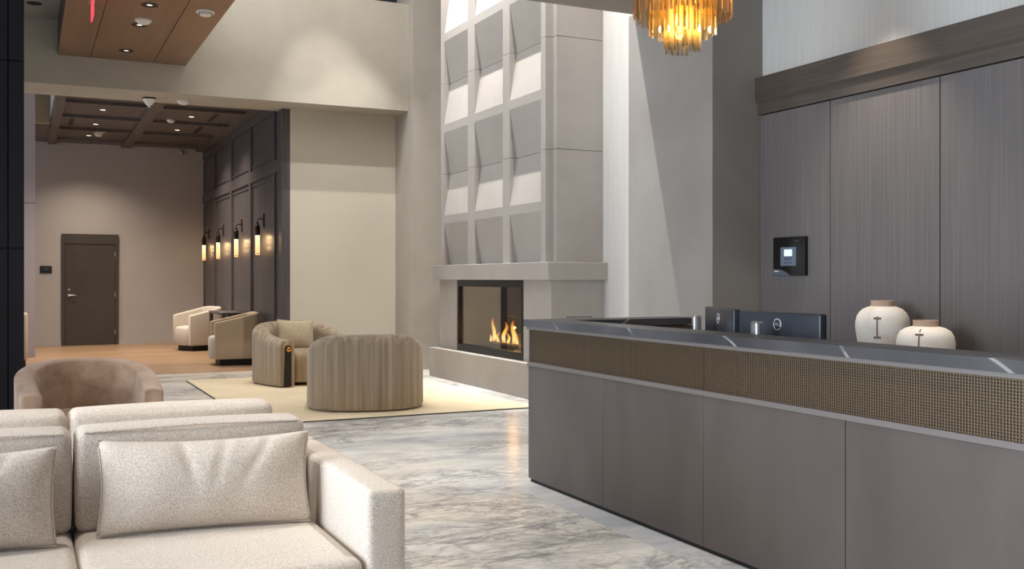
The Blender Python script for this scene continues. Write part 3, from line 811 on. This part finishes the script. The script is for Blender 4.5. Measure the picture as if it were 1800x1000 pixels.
tbm = thing('cafe_table', 'dark wood cafe table between the pale lounge chairs', 'table', (3.08, 17.55, 0))
MB().box(-0.19, 0.19, -0.66, 0.66, 0.715, 0.755, 0.004).build('tabletop', WOOD_DARK, tbm)
for x in (-0.155, 0.155):
    for y in (-0.62, 0.62): MB().box(x-0.03, x+0.03, y-0.03, y+0.03, 0, 0.715).build('leg', WOOD_DARK, tbm, False)

GLOWTUBE = None
def sconce_glass():
    t = NT('lit frosted sconce glass')
    g = t.add('ShaderNodeTexCoord'); s = t.add('ShaderNodeSeparateXYZ'); t.link(g.outputs['Generated'], s.inputs[0])
    c = t.ramp(s.outputs[2], [(0.0, rgb(250, 170, 110)), (0.5, rgb(255, 205, 140)), (1.0, rgb(255, 232, 180))])
    e = t.add('ShaderNodeEmission'); e.inputs['Strength'].default_value = 1.25; t.link(c, e.inputs['Color'])
    e.inputs['Strength'].default_value = 2.2
    tr = t.add('ShaderNodeBsdfTransparent'); mx = t.add('ShaderNodeMixShader'); mx.inputs[0].default_value = 0.5
    t.link(e.outputs[0], mx.inputs[1]); t.link(tr.outputs[0], mx.inputs[2])
    t.link(mx.outputs[0], t.out.inputs['Surface']); return t.m
SG = sconce_glass()
SCL = ['nearest to the pale wall', 'second from the pale wall', 'third from the pale wall', 'farthest, by the back wall']
def make_sconce(loc, label):
    r = thing('wall_sconce', 'bronze wall sconce with glowing glass tube, '+label, 'wall lamp', loc, 0, 'sconces on the panelled wall')
    MB().box(-0.015, 0, -0.025, 0.025, -0.02, 0.19, 0.004).build('back_plate', BRONZE_DARK, r)
    MB().sphere((-0.02, 0, 0.19), 0.014, 10).build('finial', BRASS, r)
    MB().tube([(-0.01, 0, 0.10), (-0.05, 0, 0.115), (-0.09, 0, 0.10), (-0.10, 0, 0.07), (-0.10, 0, 0.04)], 0.008, 8).build('arm', BRONZE_DARK, r)
    MB().lathe([(0.012, 0.05), (0.02, 0.035), (0.012, 0.02), (0.034, 0.0), (0.039, -0.01), (0.039, -0.145), (0.034, -0.145)], 20, -0.10, 0).build('cap', BRONZE_DARK, r)
    MB().lathe([(0.036, -0.145), (0.036, -0.44), (0.030, -0.45)], 20, -0.10, 0).build('glass_tube', SG, r)
    MB().lathe([(0.0375, -0.425), (0.0375, -0.432)], 20, -0.10, 0).build('glass_ring', BRASS, r)
    return r
S0 = make_sconce((3.33, 15.75, 2.13), SCL[0])
SPOS = [(3.33, 15.75, 2.13), (3.33, 17.5, 2.13), (3.33, 19.3, 2.13), (3.33, 20.95, 2.13)]
for p, l in zip(SPOS[1:], SCL[1:]): dup(S0, p, 0, 'bronze wall sconce with glowing glass tube, '+l)

# ------------------------------------------------------------------ ceiling fittings
LAMP = glow('lit lamp face', rgb(255, 236, 200), 6.0)
LAMPDIM = glow('lit small lamp', rgb(255, 240, 220), 1.6)
def downlight(loc, label, group, rim, r=0.055, face=LAMP, fr=0.72):
    o = thing('recessed_light', label, 'ceiling light', loc, 0, group)
    MB().lathe([(r, 0.003), (r, -0.006), (r*0.85, -0.006), (r*fr, -0.001)], 24, cap=False).build('trim_ring', rim, o)
    MB().lathe([(r*fr, -0.0015), (r*fr*0.8, -0.002)], 20).build('lamp_face', face, o)
    return o
CW = ['left column, nearest coffer', 'left column, middle coffer', 'left column, farthest coffer', 'right column, nearest coffer', 'right column, middle coffer']
CL = [(1.10, 17.15), (1.09, 18.8), (1.06, 20.35), (2.46, 17.25), (2.45, 18.9)]
for (x, y), l in zip(CL, CW):
    downlight((x, y, 3.98), 'small lit recessed light in the dark coffered ceiling, '+l, 'coffer lights', BRONZE_DARK, 0.06)
SOFL = [(1.145, 10.92, 'nearest to the top edge of the photo'), (1.133, 11.83, 'just behind the white smoke detector'), (1.116, 13.23, 'nearest to the plaster wall')]
for x, y, l in SOFL:
    downlight((x, y, 4.12), 'black recessed light in the brown timber soffit, '+l, 'soffit lights', BLACK, 0.085, LAMPDIM, 0.34)
downlight((0.09, 13.10, 4.55), 'black recessed light in the plaster ceiling left of the soffit', None, BLACK, 0.085, plain('unlit lamp', rgb(20, 20, 20), 0.5))
def detector(name, loc, label, cat='smoke detector', r=0.07, hh=0.05, group=None):
    o = thing(name, label, cat, loc, 0, group)
    MB().lathe([(r, 0), (r, -hh*0.35), (r*0.86, -hh*0.45)], 24).build('base', WHITE, o)
    MB().lathe([(r*0.8, -hh*0.45), (r*0.72, -hh*0.8), (r*0.4, -hh)], 24).build('sensor_cap', WHITE, o)
    return o
detector('smoke_detector', (1.15, 11.58, 4.12), 'white smoke detector on the brown timber soffit', r=0.085)
detector('smoke_detector', (1.949, 14.42, 3.75), 'white round smoke detector under the plaster beam', r=0.08)
detector('smoke_detector', (2.20, 17.75, 3.98), 'smoke detector in the coffered ceiling, right column', r=0.07)
detector('smoke_detector', (1.20, 19.9, 3.98), 'smoke detector in the coffered ceiling, left column', r=0.08, hh=0.07)
sp = thing('ceiling_speaker', 'white domed fitting with dark slot at the soffit right edge', 'ceiling fitting', (1.70, 10.93, 4.12))
MB().lathe([(0.095, 0), (0.095, -0.015), (0.075, -0.02)], 28).build('ring', WHITE, sp)
MB().lathe([(0.06, -0.02), (0.055, -0.045), (0.02, -0.055)], 20).build('dome', WHITE, sp)
MB().lathe([(0.074, -0.0195), (0.061, -0.0225)], 28).build('slot', BLACK, sp)
bc = thing('ceiling_camera', 'white cone shaped camera hanging under the plaster beam', 'camera', (1.498, 14.36, 3.75))
MB().lathe([(0.085, 0), (0.085, -0.02)], 24).build('base', BLACKMETAL, bc)
MB().lathe([(0.082, -0.02), (0.075, -0.045), (0.04, -0.095), (0.022, -0.10), (0.020, -0.125), (0.008, -0.13)], 24).build('cone', WHITE, bc)
dc = thing('dome_camera', 'small white dome camera high on the back wall corner', 'camera', (2.873, 21.6, 3.90))
MB().box(-0.04, 0.04, -0.07, 0.004, 0.0, 0.04, 0.008).build('bracket', WHITE, dc)
MB().sphere((0, -0.06, -0.005), 0.05, 16).build('dome', plain('smoked dome', rgb(150, 148, 146), 0.2), dc)
for x, y, ln, l in ((0.70, 18.65, 0.9, 'left column'), (2.80, 17.15, 0.9, 'right column, nearer coffer'), (2.785, 18.7, 0.9, 'right column, farther coffer')):
    o = MB().box(-0.035, 0.035, -ln/2, ln/2, -0.008, 0).build('slot_diffuser', BLACK, None, False)
    o.location = (x, y, 3.98); tag(o, 'black linear air slot in the coffered ceiling, '+l, 'air vent', 'air slots in the coffers')
o = MB().box(-0.08, 0.08, -0.02, 0.02, -0.012, 0, 0.003).build('ceiling_plate', WHITE, None)
o.location = (1.216, 19.25, 3.98); o.location.z = 3.93; o.location.y = 19.38; tag(o, 'small pale plate between the left column coffers', 'ceiling plate')
es = thing('exit_sign', 'glowing red edge-lit exit sign hanging under the timber soffit', 'sign', (0.597, 10.81, 4.12))
MB().box(-0.03, 0.03, -0.17, 0.17, -0.045, 0, 0.004).build('canopy', CHROME, es)
MB().box(-0.006, 0.006, -0.16, 0.16, -0.225, -0.045).build('sign_plate', glow('red lit acrylic', (1.0, 0.05, 0.08, 1), 2.2), es, False)

# chandelier
ch = thing('chandelier', 'amber glass tube chandelier in three tiers above the desk', 'chandelier', (3.52, 4.96, 0))
MB().lathe([(0.10, 3.75), (0.10, 3.72), (0.03, 3.70)], 28).build('canopy', BRASS, ch)
MB().tube([(0, 0, 3.71), (0, 0, 3.22)], 0.012, 10).build('stem', BRASS, ch)
tiers = [(0.27, 27, 2.865, 3.19), (0.178, 19, 2.765, 3.10), (0.088, 10, 2.675, 3.02)]
for R, n, z0, z1 in tiers:
    MB().tube([(R*math.cos(2*PI*i/36), R*math.sin(2*PI*i/36), z1) for i in range(36)], 0.008, 6, True).build('hanging_ring', BRASS, ch)
    m = MB()
    for i in range(3):
        a = 2*PI*i/3; m.tube([(0, 0, z1), (R*math.cos(a), R*math.sin(a), z1)], 0.005, 6)
    m.build('spoke', BRASS, ch)
    for i in range(n):
        a = 2*PI*(i+0.3)/n; r_ = 0.023
        jz = random.uniform(-0.012, 0.012)
        m = MB(); rg = []
        for z in (z0+jz, z0+jz+0.01, z1-0.02, z1-0.01):
            rg.append([(R*math.cos(a)+r_*math.cos(2*PI*k/12)*(1.0 if k % 2 else 0.84), R*math.sin(a)+r_*math.sin(2*PI*k/12)*(1.0 if k % 2 else 0.84), z) for k in range(12)])
        m.loft(rg, True, False, False)
        m.build('glass_tube', AMBER, ch, True, 20)
BULB = glow('warm bulb', rgb(255, 220, 150), 6.0)
for dx, dy, z in ((0.04, -0.02, 2.86), (-0.04, 0.03, 2.86), (0.10, 0.09, 2.98), (-0.11, -0.08, 2.98), (0.1, -0.1, 3.0), (0, 0, 3.0)):
    MB().sphere((dx, dy, z), 0.028, 12, (1, 1, 1.4)).build('bulb', BULB, ch)

# ------------------------------------------------------------------ lights
def area(name, loc, rot, sx, sy, power, col, spread=180):
    l = bpy.data.lights.new(name, 'AREA'); l.shape = 'RECTANGLE'; l.size = sx; l.size_y = sy; l.energy = power; l.color = col
    l.spread = math.radians(spread)
    o = bpy.data.objects.new(name, l); COL.objects.link(o); o.location = loc; o.rotation_euler = rot; return o
def spot(name, loc, power, col, ang=60, blend=0.6, tgt=None, r=0.04):
    l = bpy.data.lights.new(name, 'SPOT'); l.energy = power; l.color = col; l.spot_size = math.radians(ang); l.spot_blend = blend; l.shadow_soft_size = r
    o = bpy.data.objects.new(name, l); COL.objects.link(o); o.location = loc
    if tgt: o.rotation_euler = (Vector(tgt)-Vector(loc)).to_track_quat('-Z', 'Y').to_euler()
    return o
def point(name, loc, power, col, r=0.03):
    l = bpy.data.lights.new(name, 'POINT'); l.energy = power; l.color = col; l.shadow_soft_size = r
    o = bpy.data.objects.new(name, l); COL.objects.link(o); o.location = loc; return o
DAY = (0.80, 0.90, 1.0); WARM = (1.0, 0.88, 0.74); SOFT = (1.0, 0.965, 0.92); SEAT = (1.0, 0.945, 0.87)
for (a, b), pw in zip(wy, (50, 390, 25, 2)):
    area('daylight', (-5.3, (a+b)/2, 2.2), (0, -PI/2, 0), 4.0, b-a-0.1, pw, DAY, 110)
area('daylight_lounge', (-5.3, 16.7, 2.0), (0, -PI/2, 0), 3.6, 2.9, 170, (0.72, 0.85, 1.0))
area('daylight_front', (-1.6, -4.5, 2.0), (PI/2, 0, 0), 5.8, 3.1, 10, DAY)
# linear grazer above the relief
area('wall_grazer', (4.80, 10.75, 6.8), (0, -0.2, 0), 0.03, 4.0, 130, SOFT, 50)
spot('column_spot', (3.3, 8.72, 6.9), 1300, SOFT, 33, 0.3, (5.05, 7.7, 2.4), 0.02)
area('atrium_fill_light', (1.87, 10.9, 5.85), (0, -PI/2, 0), 1.7, 5.0, 130, (0.95, 0.97, 1.0))  # fill light added in the unseen atrium opening, lifts the fireplace front
# atrium downlights on the upper wall
for x in (2.5, 3.3, 4.1, 4.7):
    spot('atrium_spot', (x, 12.3, 6.9), 46, SOFT, 95, 0.9, (x, 13.4, 3.5))
for x, y in ((2.9, 10.0), (2.5, 12.4), (3.6, 12.4)):
    spot('atrium_down', (x, y, 6.95), 270, SEAT, 55, 0.6, (x, y, 0))
for x, y, p in ((4.2, 11.5, 420), (3.4, 12.3, 420)): spot('atrium_spot', (x, y, 6.92), p, SOFT, 36, 0.6, (4.2, 14.4, 0.9), 0.03)
# ceiling spots over the seating; the aisle ones are added to brighten the floor
for x, y in ((-0.5, 4.35), (0.8, 4.3), (0.2, 6.6), (1.95, 2.6), (1.95, 5.0), (2.3, 7.2)):
    spot('seating_and_fill_spot', (x, y, 4.5 if x < 1.9 else 3.7), 280 if x < 1.5 else 420 if y > 6 else 230, SEAT if x < 1.5 else SOFT, 75, 0.8, (x, y, 0))
for x, y, l in SOFL: spot('soffit_spot', (x, y, 4.10), 60, SOFT, 70, 0.7, (x, y, 0))
for x, y in CL: spot('coffer_spot', (x, y, 3.96), 260, WARM, 125, 0.9, (x, y, 0))
for p in SPOS:
    for dz, pw in ((0.18, 2.6), (0.25, 1.8), (0.34, 1.0)): point('sconce_light', (p[0]-0.115, p[1], p[2]-dz), pw, (1.0, 0.62, 0.3), 0.015)
for y in (1.2, 3.3, 5.3): spot('reception_spot', (5.1, y, 3.72), 190, WARM, 70, 0.8, (5.2, y, 0))
point('chandelier_light', (3.52, 4.96, 2.82), 26, (1.0, 0.76, 0.42), 0.02)
point('fire_light', (5.33, 11.0, 0.72), 8, (1.0, 0.55, 0.2), 0.02)

wd = bpy.data.worlds.new('World'); sc.world = wd; wd.use_nodes = True
bg = wd.node_tree.nodes['Background']; bg.inputs[0].default_value = (0.80, 0.90, 1.0, 1); bg.inputs[1].default_value = 0.6

# ------------------------------------------------------------------ camera
cam = bpy.data.cameras.new('Camera'); co = bpy.data.objects.new('Camera', cam); COL.objects.link(co)
co.location = (0, 0, 1.32); co.rotation_euler = (PI/2, 0, -math.atan(855/1772))
cam.sensor_fit = 'HORIZONTAL'; cam.sensor_width = 36; cam.lens = 36*1772/1800
cam.shift_y = -11/1800
cam.clip_start = 0.05
sc.camera = co
vs = sc.view_settings
vs.view_transform = 'Standard'; vs.look = 'None'; vs.exposure = -0.05; vs.gamma = 1.0; vs.use_curve_mapping = False
